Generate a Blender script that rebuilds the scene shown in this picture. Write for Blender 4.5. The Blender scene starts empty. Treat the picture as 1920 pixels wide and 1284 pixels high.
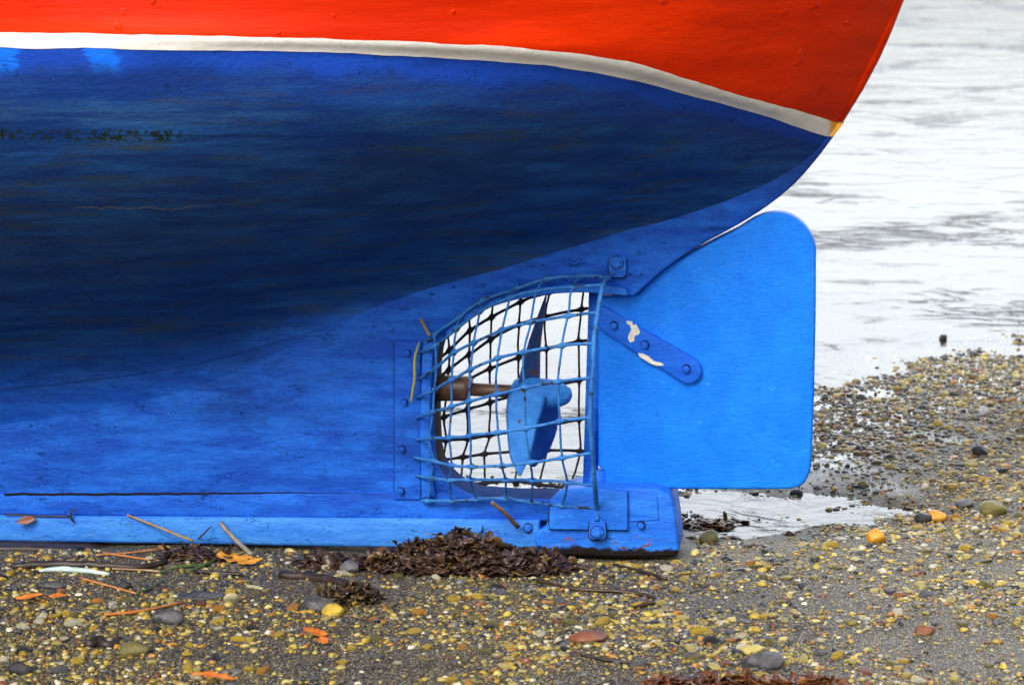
import bpy, bmesh, math, random
import numpy as np
from mathutils import Vector, Matrix, noise as mnoise
random.seed(7); rng = np.random.default_rng(7)
SC = bpy.context.scene; COL = SC.collection
R = math.radians
# ------------------------------------------------------------------ camera
YAW, PITCH, DIST = R(6.0), R(9.6), 9.1
TGT = np.array([0.0, 0.0, 0.58])
MMPX = 0.0015                                   # metres per photo pixel at the keel
CAM = TGT + DIST*np.array([math.sin(YAW)*math.cos(PITCH), -math.cos(YAW)*math.cos(PITCH), math.sin(PITCH)])
FW = (TGT-CAM)/DIST
RT = np.cross(FW, [0, 0, 1]); RT /= np.linalg.norm(RT)
UP = np.cross(RT, FW)
FPX = DIST/MMPX
cam = bpy.data.cameras.new('camera'); camo = bpy.data.objects.new('camera', cam); COL.objects.link(camo)
camo.matrix_world = Matrix(((RT[0], UP[0], -FW[0], CAM[0]), (RT[1], UP[1], -FW[1], CAM[1]), (RT[2], UP[2], -FW[2], CAM[2]), (0, 0, 0, 1)))
cam.sensor_width = 36; cam.lens = 36*FPX/1920; cam.clip_end = 3000
cam.dof.use_dof = True; cam.dof.focus_distance = DIST-0.15; cam.dof.aperture_fstop = 6.3
SC.camera = camo
# ------------------------------------------------------------------ light
SKY_BOOST = 5.4
SUN_EL, SUN_AZ = R(43), R(203)                   # azimuth from +Y, clockwise
w = bpy.data.worlds.new('World'); SC.world = w; w.use_nodes = True
nt = w.node_tree; nt.nodes.clear()
sky = nt.nodes.new('ShaderNodeTexSky'); sky.sky_type = 'NISHITA'; sky.sun_disc = False
sky.sun_elevation = SUN_EL; sky.sun_rotation = SUN_AZ; sky.dust_density = 6; sky.air_density = 1.0; sky.ozone_density = 1.0
hsv = nt.nodes.new('ShaderNodeHueSaturation'); hsv.inputs['Saturation'].default_value = 0.30
bg = nt.nodes.new('ShaderNodeBackground'); bg.inputs['Strength'].default_value = 0.12
wo = nt.nodes.new('ShaderNodeOutputWorld')
wtc = nt.nodes.new('ShaderNodeTexCoord'); wdt = nt.nodes.new('ShaderNodeVectorMath'); wdt.operation = 'DOT_PRODUCT'   # added brighter lobe in the unseen sky, to whiten the water
wdt.inputs[1].default_value = (.10, .94, .33); nt.links.new(wtc.outputs['Generated'], wdt.inputs[0])
wmr = nt.nodes.new('ShaderNodeMapRange'); wmr.interpolation_type = 'SMOOTHSTEP'; wmr.inputs[1].default_value = .25; wmr.inputs[2].default_value = .97; wmr.inputs[3].default_value = 1.0; wmr.inputs[4].default_value = SKY_BOOST
nt.links.new(wdt.outputs['Value'], wmr.inputs[0]); wmu = nt.nodes.new('ShaderNodeVectorMath'); wmu.operation = 'SCALE'
nt.links.new(sky.outputs[0], hsv.inputs['Color']); nt.links.new(hsv.outputs[0], wmu.inputs[0]); nt.links.new(wmr.outputs[0], wmu.inputs['Scale']); nt.links.new(wmu.outputs[0], bg.inputs['Color']); nt.links.new(bg.outputs[0], wo.inputs['Surface'])
sl = bpy.data.lights.new('sun', 'SUN'); sl.energy = 1.3; sl.angle = R(25); sl.color = (1, .96, .9)
so = bpy.data.objects.new('sun', sl); COL.objects.link(so)
sd = Vector((math.sin(SUN_AZ)*math.cos(SUN_EL), math.cos(SUN_AZ)*math.cos(SUN_EL), math.sin(SUN_EL)))
so.rotation_euler = sd.to_track_quat('Z', 'Y').to_euler()
SC.view_settings.view_transform = 'Standard'; SC.view_settings.look = 'None'; SC.view_settings.gamma = 1
SC.view_settings.exposure = 0.66

# ------------------------------------------------------------------ pixel <-> place
def ray(px, py):
    return FW*FPX + RT*(px-960) - UP*(py-642)
def P(px, py, y=0.0):                            # photo pixel on the upright plane at depth y
    d = ray(px, py); return CAM + d*((y-CAM[1])/d[1])
def G(px, py, z=0.0):                            # photo pixel on the level plane at height z
    d = ray(px, py); return CAM + d*((z-CAM[2])/d[2])
def proj(p):
    v = np.asarray(p)-CAM; k = FPX/(v@FW); return 960+(v@RT)*k, 642-(v@UP)*k
# ------------------------------------------------------------------ numeric helpers
def pchip(x, y, xi):
    x = np.asarray(x, float); y = np.asarray(y, float); xi = np.clip(xi, x[0], x[-1])
    h = np.diff(x); d = np.diff(y)/h; m = np.zeros(len(x))
    m[0], m[-1] = d[0], d[-1]
    for i in range(1, len(x)-1):
        if d[i-1]*d[i] > 0:
            w1, w2 = 2*h[i]+h[i-1], h[i]+2*h[i-1]; m[i] = (w1+w2)/(w1/d[i-1]+w2/d[i])
    k = np.clip(np.searchsorted(x, xi)-1, 0, len(h)-1); t = (xi-x[k])/h[k]
    return (1+2*t)*(1-t)**2*y[k] + t*(1-t)**2*h[k]*m[k] + t*t*(3-2*t)*y[k+1] + t*t*(t-1)*h[k]*m[k+1]
def catmull(pts, n=6):
    p = np.asarray(pts, float); p = np.vstack([2*p[0]-p[1], p, 2*p[-1]-p[-2]]); out = []
    for i in range(1, len(p)-2):
        for k in range(n):
            t = k/n
            out.append(.5*((2*p[i])+(-p[i-1]+p[i+1])*t+(2*p[i-1]-5*p[i]+4*p[i+1]-p[i+2])*t*t+(-p[i-1]+3*p[i]-3*p[i+1]+p[i+2])*t**3))
    out.append(p[-2]); return np.array(out)
def nz(x, y, z=0.0): return mnoise.noise(Vector((x, y, z)))
# ------------------------------------------------------------------ object helpers
def link(name, verts, faces, mat, parent=None, smooth=True):
    me = bpy.data.meshes.new(name); me.from_pydata([tuple(map(float, v)) for v in verts], [], [tuple(int(i) for i in f) for f in faces])
    if mat: me.materials.append(mat)
    me.polygons.foreach_set('use_smooth', [smooth]*len(me.polygons)); me.update()
    o = bpy.data.objects.new(name, me); COL.objects.link(o)
    if parent: o.parent = parent
    return o
def tag(o, label=None, cat=None, group=None, kind=None):
    for k, v in (('label', label), ('category', cat), ('group', group), ('kind', kind)):
        if v: o[k] = v
    return o
def thing(name, loc, label, cat, group=None):
    o = bpy.data.objects.new(name, None); COL.objects.link(o); o.location = tuple(map(float, loc)); o.empty_display_size = .1
    tag(o, label, cat, group); return o
def put(o, root):                                # keep place while hanging under a root
    o.parent = root; o.matrix_parent_inverse = Matrix.Translation(-root.location); return o
class MB:
    def __init__(s): s.v = []; s.f = []
    def add(s, v, f):
        b = len(s.v); s.v += [tuple(map(float, q)) for q in v]; s.f += [tuple(int(i)+b for i in q) for q in f]; return s
    def build(s, name, mat, parent=None, smooth=True): return link(name, s.v, s.f, mat, parent, smooth)
def tube_geo(pts, rad, n=8, cap=True):
    p = np.asarray(pts, float); m = len(p); r = np.broadcast_to(np.asarray(rad, float), (m,))
    tn = np.gradient(p, axis=0); tn /= np.linalg.norm(tn, axis=1)[:, None]+1e-12
    ref = np.array([0, 0, 1.]) if abs(tn[0][2]) < .9 else np.array([1., 0, 0])
    v = []; f = []; a = np.cross(tn[0], ref); a /= np.linalg.norm(a)
    for i in range(m):
        a = a-tn[i]*(a@tn[i]); a /= np.linalg.norm(a); b = np.cross(tn[i], a)
        for k in range(n):
            t = 2*math.pi*k/n; v.append(p[i]+r[i]*(math.cos(t)*a+math.sin(t)*b))
    for i in range(m-1):
        for k in range(n): f.append((i*n+k, i*n+(k+1) % n, (i+1)*n+(k+1) % n, (i+1)*n+k))
    if cap: f.append(tuple(range(n-1, -1, -1))); f.append(tuple((m-1)*n+k for k in range(n)))
    return v, f
def inset(poly, dist):
    p = np.asarray(poly, float); n = len(p); out = np.zeros_like(p)
    area = .5*np.sum(p[:, 0]*np.roll(p[:, 1], -1)-np.roll(p[:, 0], -1)*p[:, 1]); sg = 1 if area > 0 else -1
    for i in range(n):
        e0 = p[i]-p[i-1]; e1 = p[(i+1) % n]-p[i]; e0 /= np.linalg.norm(e0)+1e-9; e1 /= np.linalg.norm(e1)+1e-9
        n0 = np.array([-e0[1], e0[0]])*sg; n1 = np.array([-e1[1], e1[0]])*sg; mm = n0+n1; L = np.linalg.norm(mm)
        mm = mm/L if L > 1e-6 else n0; c = max(.45, mm@n0); out[i] = p[i]+mm*dist/c
    return out
def prism_geo(xz, y0, y1, r, segs=3, rfar=None):
    """outline in x,z swept from depth y0 (near) to y1 (far), edges rounded by r"""
    xz = np.asarray(xz, float); n = len(xz); y0 = np.broadcast_to(y0, (n,)); y1 = np.broadcast_to(y1, (n,)); rf = r if rfar is None else rfar
    rings = []
    for k in range(segs+1):
        a = (math.pi/2)*k/segs; rings.append((inset(xz, r*(1-math.sin(a))), y0+r*(1-math.cos(a))))
    for k in range(segs, -1, -1):
        a = (math.pi/2)*k/segs; rings.append((inset(xz, rf*(1-math.sin(a))), y1-rf*(1-math.cos(a))))
    v = []; f = []
    for q, y in rings: v += [(q[i, 0], y[i], q[i, 1]) for i in range(n)]
    area = .5*np.sum(xz[:, 0]*np.roll(xz[:, 1], -1)-np.roll(xz[:, 0], -1)*xz[:, 1]); ccw = area > 0
    for k in range(len(rings)-1):
        for i in range(n):
            j = (i+1) % n; q = (k*n+i, (k+1)*n+i, (k+1)*n+j, k*n+j); f.append(q if not ccw else q[::-1])
    top = tuple(range(n)); bot = tuple((len(rings)-1)*n+i for i in range(n))
    f.append(top if ccw else top[::-1]); f.append(bot[::-1] if ccw else bot)
    return v, f
def fix(o, ang=40):
    me = o.data; bm = bmesh.new(); bm.from_mesh(me)
    big = [f for f in bm.faces if len(f.verts) > 4]
    bmesh.ops.triangulate(bm, faces=big); bmesh.ops.recalc_face_normals(bm, faces=bm.faces)
    for e in bm.edges: e.smooth = not (len(e.link_faces) == 2 and e.calc_face_angle(0) > R(ang))
    bm.to_mesh(me); bm.free(); return o
def px_prism(name, pts, y0, y1, r, mat, parent=None, yref=None, sm=0, rfar=None, segs=3):
    y0a = np.broadcast_to(y0, (len(pts),)).astype(float)
    w_ = np.array([P(a, b, y0a[i] if yref is None else yref) for i, (a, b) in enumerate(pts)])
    return fix(link(name, *prism_geo(w_[:, [0, 2]], y0, y1, r, segs, rfar), mat, parent))
def closed(pts, n=4):                           # smooth closed outline
    p = list(pts); q = catmull([p[-1]]+p+[p[0], p[1]], n); return q[n:-n-1][:len(p)*n]
def capsule(a, b, r, n=8):
    a = np.array(a, float); b = np.array(b, float); d = b-a; t = math.atan2(d[1], d[0]); out = []
    for k in range(n+1): q = t-math.pi/2+math.pi*k/n; out.append(b+r*np.array([math.cos(q), math.sin(q)]))
    for k in range(n+1): q = t+math.pi/2+math.pi*k/n; out.append(a+r*np.array([math.cos(q), math.sin(q)]))
    return out
def rrect(x0, y0, x1, y1, r, n=3):
    out = []
    for cx, cy, a0 in ((x1-r, y0+r, -90), (x1-r, y1-r, 0), (x0+r, y1-r, 90), (x0+r, y0+r, 180)):
        for k in range(n+1): q = R(a0+90*k/n); out.append((cx+r*math.cos(q), cy+r*math.sin(q)))
    return out
def shade_bead(pts, y, parent, r=.0022):  # thin dark tube round an edge, standing in for crevice shade
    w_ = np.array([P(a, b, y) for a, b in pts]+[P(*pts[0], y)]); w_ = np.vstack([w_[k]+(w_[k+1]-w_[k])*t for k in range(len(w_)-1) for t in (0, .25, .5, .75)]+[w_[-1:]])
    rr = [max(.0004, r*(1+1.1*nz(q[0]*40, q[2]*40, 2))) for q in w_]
    MB().add(*tube_geo(w_, rr, 6)).build('crevice_shade', M['bare'], parent)
# ------------------------------------------------------------------ materials
class NT:
    def __init__(s, name):
        s.m = bpy.data.materials.new(name); s.m.use_nodes = True; s.t = s.m.node_tree; s.t.nodes.clear()
        s.out = s.n('ShaderNodeOutputMaterial'); s.b = s.n('ShaderNodeBsdfPrincipled'); s.l(s.b.outputs[0], s.out.inputs['Surface'])
        s.co = s.n('ShaderNodeTexCoord'); s.obj = s.co.outputs['Object']; s.uv = s.co.outputs['UV']
    def n(s, t, **k):
        q = s.t.nodes.new(t)
        for a, b in k.items(): setattr(q, a, b)
        return q
    def l(s, a, b): s.t.links.new(a, b)
    def val(s, sock, v):
        if hasattr(v, 'node'): s.l(v, sock)
        else: sock.default_value = v if not isinstance(v, tuple) or len(v) == 4 or sock.type != 'RGBA' else (*v, 1)
    def map(s, sc=(1, 1, 1), loc=(0, 0, 0), src=None):
        q = s.n('ShaderNodeMapping'); q.inputs['Scale'].default_value = sc; q.inputs['Location'].default_value = loc
        s.l(src or s.obj, q.inputs['Vector']); return q.outputs[0]
    def noise(s, scale, det=4, rough=.55, vec=None, dist=0):
        q = s.n('ShaderNodeTexNoise'); q.inputs['Scale'].default_value = scale; q.inputs['Detail'].default_value = det
        q.inputs['Roughness'].default_value = rough; q.inputs['Distortion'].default_value = dist; s.l(vec or s.obj, q.inputs['Vector']); return q.outputs[0]
    def vor(s, scale, feat='F1', vec=None, rnd=1, out='Distance'):
        q = s.n('ShaderNodeTexVoronoi', feature=feat); q.inputs['Scale'].default_value = scale; q.inputs['Randomness'].default_value = rnd
        s.l(vec or s.obj, q.inputs['Vector']); return q.outputs[out]
    def math(s, op, a, b=0.0, c=0.0):
        q = s.n('ShaderNodeMath', operation=op); s.val(q.inputs[0], a); s.val(q.inputs[1], b); s.val(q.inputs[2], c); return q.outputs[0]
    def ramp(s, f, a, b, lo=0., hi=1., smooth=True):
        q = s.n('ShaderNodeMapRange', interpolation_type='SMOOTHSTEP' if smooth else 'LINEAR'); s.val(q.inputs[0], f)
        q.inputs[1].default_value = a; q.inputs[2].default_value = b; q.inputs[3].default_value = lo; q.inputs[4].default_value = hi; return q.outputs[0]
    def mix(s, f, a, b):
        q = s.n('ShaderNodeMix', data_type='RGBA'); s.val(q.inputs[0], f); s.val(q.inputs[6], a); s.val(q.inputs[7], b); return q.outputs[2]
    def bump(s, h, dist=.002, strength=1, nrm=None):
        q = s.n('ShaderNodeBump'); q.inputs['Distance'].default_value = dist; q.inputs['Strength'].default_value = strength; s.l(h, q.inputs['Height'])
        if nrm: s.l(nrm, q.inputs['Normal'])
        return q.outputs[0]
    def warp(s, amt, scale, vec=None):
        q = s.n('ShaderNodeTexNoise'); q.inputs['Scale'].default_value = scale; q.inputs['Detail'].default_value = 3; s.l(vec or s.obj, q.inputs['Vector'])
        a = s.n('ShaderNodeVectorMath', operation='MULTIPLY_ADD'); s.l(q.outputs['Color'], a.inputs[0]); a.inputs[1].default_value = (amt,)*3; s.l(vec or s.obj, a.inputs[2]); return a.outputs[0]
    def xyz(s, src=None):
        q = s.n('ShaderNodeSeparateXYZ'); s.l(src or s.obj, q.inputs[0]); return q.outputs
    def done(s, col, rough, nrm=None, spec=.5, **k):
        s.val(s.b.inputs['Base Color'], col); s.val(s.b.inputs['Roughness'], rough); s.val(s.b.inputs['Specular IOR Level'], spec)
        if nrm: s.l(nrm, s.b.inputs['Normal'])
        for a, b in k.items(): s.val(s.b.inputs[a.replace('_', ' ')], b)
        return s.m

def paint(name, c0, c1, crack=1.0, chips=None, chip_t=.72, rough=.42, pits=1.0, streak=(2, 2, 9), rust_shade_low=None, grime=.5, stain=False, post=False):
    s = NT(name)
    patch = s.ramp(s.noise(3.2, 5, .6, s.map(streak)), .35, .68)
    col = s.mix(patch, c0, c1)
    fine = s.noise(60, 4, .6, s.map((1, 1, 2.2)))
    col = s.mix(s.ramp(fine, .35, .8, 0, .35), col, tuple(v*.55 for v in c0))
    wv = s.warp(.05, 9)
    edge = s.vor(27, 'DISTANCE_TO_EDGE', s.map((.7, 1, 2.4), src=wv)); edge2 = s.vor(68, 'DISTANCE_TO_EDGE', s.map((.7, 1, 1.7), (3, 1, 2), src=wv))
    msk = s.ramp(s.noise(13, 6, .75, s.map((.6, 1, 1.5), (7, 3, 1))), .60, .64)
    msk2 = s.ramp(s.noise(15, 6, .75, s.map((.6, 1, 1.5), (1, 9, 4))), .595, .635)
    cr = s.math('MULTIPLY', s.ramp(edge, .006, .030, 1, 0), msk); cr2 = s.math('MULTIPLY', s.ramp(edge2, .02, .07, .8, 0), msk2)
    crk = s.math('MULTIPLY', s.math('MAXIMUM', cr, cr2), crack)
    if stain: col = hull_stain(s, col)
    if post:
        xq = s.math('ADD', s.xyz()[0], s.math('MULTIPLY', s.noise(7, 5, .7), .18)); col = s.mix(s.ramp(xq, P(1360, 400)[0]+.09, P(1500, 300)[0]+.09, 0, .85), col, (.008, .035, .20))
    cloudy = s.ramp(s.noise(2.6, 5, .7, s.map((1, 1, 2.2), (4, 6, 1))), .47, .68, 0, .55 if crack > .6 else 0)
    col = s.mix(cloudy, col, tuple(v*.38 for v in c0))
    col = s.mix(s.math('MULTIPLY', crk, .28), col, (.012, .035, .10))
    speck = s.noise(48, 6, .8, s.map((.8, 1, 1.5), (9, 2, 5)))
    col = s.mix(s.ramp(speck, .60, .70, 0, .55 if crack > .6 else .15), col, (.010, .04, .16))
    col = s.mix(s.ramp(speck, .30, .38, .35 if crack > .6 else .1, 0), col, tuple(min(1, v*1.5+.02) for v in c1))
    spots = s.ramp(s.noise(85, 3, .5, s.map((1, 1, 1.6), (5, 5, 5))), .71, .75)
    spots = s.math('MULTIPLY', spots, grime)
    col = s.mix(spots, col, (.03, .035, .03))
    if chips:
        ch = s.ramp(s.noise(28, 4, .6, s.map((1, 1, 1.4), (2, 8, 6))), chip_t, chip_t+.02); col = s.mix(ch, col, chips)
    if rust_shade_low is not None:
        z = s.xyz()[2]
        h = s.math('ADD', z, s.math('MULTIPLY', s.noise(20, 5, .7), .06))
        rmask = s.math('MULTIPLY', s.ramp(h, rust_shade_low+.060, rust_shade_low+.072, 1, 0), s.ramp(s.noise(34, 5, .7, s.map((1, 1, 1.6), (5, 1, 8))), .57, .60))
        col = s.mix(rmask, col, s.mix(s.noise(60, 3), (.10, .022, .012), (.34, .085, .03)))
        col = s.mix(s.ramp(h, rust_shade_low+.034, rust_shade_low+.046, 1, 0), col, (.012, .009, .009))  # near-black underside stands in for the shadow below the heel
    hgt = s.math('SUBTRACT', s.math('MULTIPLY', s.noise(26, 6, .65, s.map((1, 1, 2))), .6*pits), s.math('MULTIPLY', crk, 1.1))
    hgt = s.math('ADD', hgt, s.math('ADD', s.math('MULTIPLY', fine, .3*pits), s.math('MULTIPLY', speck, -.5*crack)))
    nrm = s.bump(hgt, .006, 1.0)
    return s.done(col, s.ramp(s.noise(14, 3), .3, .7, rough-.06, rough+.16), nrm, .14)
def hull_red():
    s = NT('red_topside_paint')
    col = s.mix(s.ramp(s.noise(2.5, 5, .6, s.map((.5, 1, 4))), .35, .7), (.76, .030, .0005), (.56, .017, .0004))
    col = s.mix(s.ramp(s.noise(70, 3, .5), .72, .76, 0, .5), col, (.35, .012, .004))
    h = s.math('ADD', s.math('MULTIPLY', s.noise(9, 5, .55, s.map((.35, 1, 3))), .8), s.math('MULTIPLY', s.ramp(s.noise(16, 2, .5), .68, .74), .5))
    return s.done(col, s.ramp(s.noise(12), .3, .7, .28, .42), s.bump(h, .006, .8), .12)
def hull_white():
    s = NT('white_stripe_paint')
    col = s.mix(s.ramp(s.noise(14, 5, .65, s.map((.5, 1, 2))), .45, .75), (.86, .84, .79), (.70, .67, .60))
    x = s.xyz()
    yel = s.math('ADD', x[0], s.math('MULTIPLY', s.noise(30, 3), .03))
    xe = P(1553, 245, -.035)[0]
    col = s.mix(s.ramp(yel, xe+.010, xe+.032), col, (.80, .36, .02))
    h = s.noise(40, 5, .6)
    col = s.mix(s.ramp(s.noise(44, 5, .7, s.map((.6, 1, 1.6), (3, 3, 3))), .68, .73, 0, .6), col, (.30, .26, .20))
    return s.done(col, .5, s.bump(h, .003, .8), .25)
def hull_stain(s, col):
    """scum and salt where the hull sits in the water; UV = metres from the stern, part of the way down the section"""
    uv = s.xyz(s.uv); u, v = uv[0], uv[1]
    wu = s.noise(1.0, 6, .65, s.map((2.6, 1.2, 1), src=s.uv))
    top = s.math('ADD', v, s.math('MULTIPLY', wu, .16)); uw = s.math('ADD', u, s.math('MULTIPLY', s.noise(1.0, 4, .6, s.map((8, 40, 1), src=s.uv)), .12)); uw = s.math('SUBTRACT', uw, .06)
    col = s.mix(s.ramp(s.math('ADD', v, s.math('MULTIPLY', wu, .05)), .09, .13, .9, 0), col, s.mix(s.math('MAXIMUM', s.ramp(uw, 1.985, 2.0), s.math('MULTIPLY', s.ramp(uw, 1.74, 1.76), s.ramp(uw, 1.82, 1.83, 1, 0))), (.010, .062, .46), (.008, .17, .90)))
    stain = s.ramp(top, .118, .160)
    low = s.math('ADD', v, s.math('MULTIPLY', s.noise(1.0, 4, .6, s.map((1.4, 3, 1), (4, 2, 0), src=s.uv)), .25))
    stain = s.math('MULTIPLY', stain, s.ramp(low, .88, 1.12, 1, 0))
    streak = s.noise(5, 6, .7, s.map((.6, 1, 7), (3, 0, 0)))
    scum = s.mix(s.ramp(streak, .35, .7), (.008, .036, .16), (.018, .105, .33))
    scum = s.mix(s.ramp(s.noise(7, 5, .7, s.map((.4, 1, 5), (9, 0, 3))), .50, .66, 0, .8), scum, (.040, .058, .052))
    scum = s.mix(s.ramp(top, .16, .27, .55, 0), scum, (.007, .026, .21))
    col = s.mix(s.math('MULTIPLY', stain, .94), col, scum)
    bd = s.math('ABSOLUTE', s.math('SUBTRACT', s.math('ADD', v, s.math('MULTIPLY', wu, .06)), .200))
    left = s.ramp(u, 1.0, 2.0)
    col = s.mix(s.math('MULTIPLY', s.math('MULTIPLY', s.ramp(bd, .0, .05, .60, 0), left), s.ramp(streak, .3, .6)), col, (.05, .14, .29))
    wd = s.math('ABSOLUTE', s.math('SUBTRACT', s.math('ADD', v, s.math('MULTIPLY', wu, .02)), .236))
    weed = s.math('MULTIPLY', s.ramp(wd, .008, .022, 1, 0), s.math('MULTIPLY', s.ramp(u, 1.54, 1.66), s.ramp(s.noise(75, 4, .65, s.map((1, 1, .6))), .47, .54)))
    col = s.mix(weed, col, (.012, .026, .007))
    ck = s.math('ABSOLUTE', s.math('SUBTRACT', s.math('ADD', v, s.math('ADD', s.math('MULTIPLY', u, .035), s.math('MULTIPLY', s.noise(1.0, 5, .7, s.map((11, .5, 1), (1, 0, 0), src=s.uv)), .05))), .487))
    col = s.mix(s.math('MULTIPLY', s.ramp(ck, .0008, .0030, .7, 0), s.math('MULTIPLY', s.ramp(u, 1.55, 1.62), s.ramp(u, 1.88, 1.95, 1, 0))), col, (.16, .14, .10))
    sm_ = s.math('ABSOLUTE', s.math('SUBTRACT', s.math('ADD', v, s.math('ADD', s.math('MULTIPLY', u, .012), s.math('MULTIPLY', s.noise(1.0, 4, .6, s.map((6, .5, 1), (5, 0, 0), src=s.uv)), .012))), .252))
    col = s.mix(s.math('MULTIPLY', s.ramp(sm_, .0008, .0035, .55, 0), s.ramp(u, 1.0, 1.5)), col, (.006, .014, .04))
    sm2 = s.math('ABSOLUTE', s.math('SUBTRACT', s.math('ADD', v, s.math('MULTIPLY', s.noise(1.0, 4, .6, s.map((5, .5, 1), (2, 0, 0), src=s.uv)), .014)), .905))
    col = s.mix(s.math('MULTIPLY', s.ramp(sm2, .0010, .0040, .5, 0), s.ramp(u, 1.25, 1.6)), col, (.008, .03, .12))
    rst = s.ramp(s.noise(30, 5, .7, s.map((.35, 1, 2.2), (4, 4, 4))), .66, .74, 0, .55)
    return s.mix(s.math('MULTIPLY', rst, stain), col, (.075, .05, .025))
def simple(name, c0, c1, scale=20, rough=.5, bump=.002, spec=.4, r2=None, **k):
    s = NT(name); f = s.noise(scale, 5, .65); col = s.mix(s.ramp(f, .35, .68), c0, c1)
    return s.done(col, s.ramp(f, .3, .7, rough, r2 or rough+.1), s.bump(s.noise(scale*2.3, 5, .65), bump, .8), spec, **k)

def weed_mat(name, c0, c1, c2):
    s = NT(name); g = s.n('ShaderNodeNewGeometry'); r = g.outputs['Random Per Island']
    col = s.mix(r, c0, c1); col = s.mix(s.ramp(r, .80, .92), col, c2); col = s.mix(s.ramp(s.noise(60, 4, .6), .5, .7, 0, .5), col, c0)
    return s.done(col, s.ramp(s.noise(30), .3, .7, .25, .5), s.bump(s.noise(90, 4, .6), .0015, .8), .45)
M = {}
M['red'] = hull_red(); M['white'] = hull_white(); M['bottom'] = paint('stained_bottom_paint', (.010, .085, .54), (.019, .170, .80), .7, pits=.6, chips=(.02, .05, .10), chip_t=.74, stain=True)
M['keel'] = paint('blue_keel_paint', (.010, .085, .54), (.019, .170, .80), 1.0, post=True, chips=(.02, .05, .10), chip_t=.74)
M['shoe'] = paint('pale_blue_shoe_paint', (.035, .19, .70), (.06, .28, .78), .5, chips=(.20, .21, .19), chip_t=.70, grime=.8)
M['heel'] = paint('blue_heel_paint', (.016, .135, .66), (.03, .22, .84), .25, chips=(.20, .21, .22), chip_t=.73, rust_shade_low=.010)
M['iron'] = paint('blue_ironwork_paint', (.014, .115, .60), (.028, .20, .80), .2, pits=1.3)
M['rudder'] = paint('azure_rudder_paint', (.007, .185, .86), (.011, .225, .92), .12, chips=(.035, .27, .86), chip_t=.67, rough=.42, pits=.8, streak=(4, 4, 3), grime=.3)
M['strap'] = paint('blue_strap_paint', (.010, .11, .66), (.015, .15, .76), .1, chips=(.62, .58, .44), chip_t=.80, pits=.6, grime=.2)
M['wire'] = paint('blue_wire_paint', (.025, .14, .46), (.05, .23, .60), 0, chips=(.03, .03, .035), chip_t=.60, pits=1.5, streak=(8, 8, 8))
M['wire_rust_backlit'] = simple('rusty_backlit_wire', (.012, .010, .010), (.035, .016, .010), 40, .6)  # far-side guard: rust, with backlit darkness put into the colour
M['chip'] = simple('bared_white_primer', (.78, .76, .66), (.60, .57, .45), 60, .6)
M['bronze'] = simple('rusty_shaft', (.055, .028, .018), (.16, .085, .05), 26, .35, .002, .6)
M['blade'] = paint('blue_propeller_paint', (.03, .19, .62), (.05, .27, .74), .1, chips=(.16, .06, .03), chip_t=.66, streak=(6, 6, 6))
M['blade_backlit'] = paint('worn_backlit_slate_blade', (.020, .065, .20), (.035, .09, .27), .1, chips=(.13, .05, .025), chip_t=.58, streak=(5, 5, 5))  # upper blade: backlit shade put into the paint, with rust chips
M['blade_dark'] = paint('dark_blue_propeller_paint', (.018, .10, .40), (.028, .14, .50), .1, streak=(6, 6, 6))
M['deck'] = simple('grey_deck_paint', (.3, .3, .3), (.4, .4, .38), 8, .6)
M['bare'] = simple('bare_tarred_timber_and_shade', (.008, .007, .008), (.022, .014, .012), 30, .7, .002, .1)
M['ledge'] = simple('darkened_navy_ledge', (.008, .035, .16), (.014, .06, .24), 30, .7, .002, .04)  # keel blue darkened on up-facing faces to cancel the sky sheen
M['wood'] = simple('wet_dark_wood', (.018, .012, .010), (.05, .03, .02), 30, .4)
M['stick'] = simple('tan_stick', (.22, .13, .06), (.35, .24, .13), 40, .55)
M['greystick'] = simple('grey_stick', (.17, .14, .11), (.30, .27, .22), 40, .6)
M['reed'] = simple('orange_reed', (.38, .13, .03), (.48, .22, .06), 30, .5)
M['grass'] = simple('green_grass_blade', (.03, .09, .02), (.10, .16, .03), 30, .45)
M['yellowgrass'] = simple('yellow_grass_blade', (.42, .36, .04), (.30, .30, .04), 30, .45)
M['leaf_orange'] = simple('orange_leaf', (.40, .085, .012), (.50, .18, .025), 60, .4)
M['leaf_yellow'] = simple('ochre_leaf', (.55, .26, .03), (.40, .17, .02), 40, .45)
M['leaf_brown'] = simple('brown_leaf', (.22, .08, .05), (.32, .15, .10), 40, .5)
M['weed'] = weed_mat('brown_wet_seaweed', (.022, .011, .008), (.085, .042, .030), (.10, .055, .010))
M['weed_olive'] = weed_mat('olive_wet_seaweed', (.022, .012, .005), (.055, .030, .008), (.09, .050, .010))
M['weed_red'] = weed_mat('red_brown_seaweed', (.045, .014, .005), (.15, .045, .010), (.20, .080, .015))
M['shell'] = simple('pale_shell', (.26, .24, .13), (.42, .39, .24), 60, .4)
M['plastic'] = simple('pale_green_rag', (.34, .46, .42), (.5, .6, .55), 20, .5)

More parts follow.
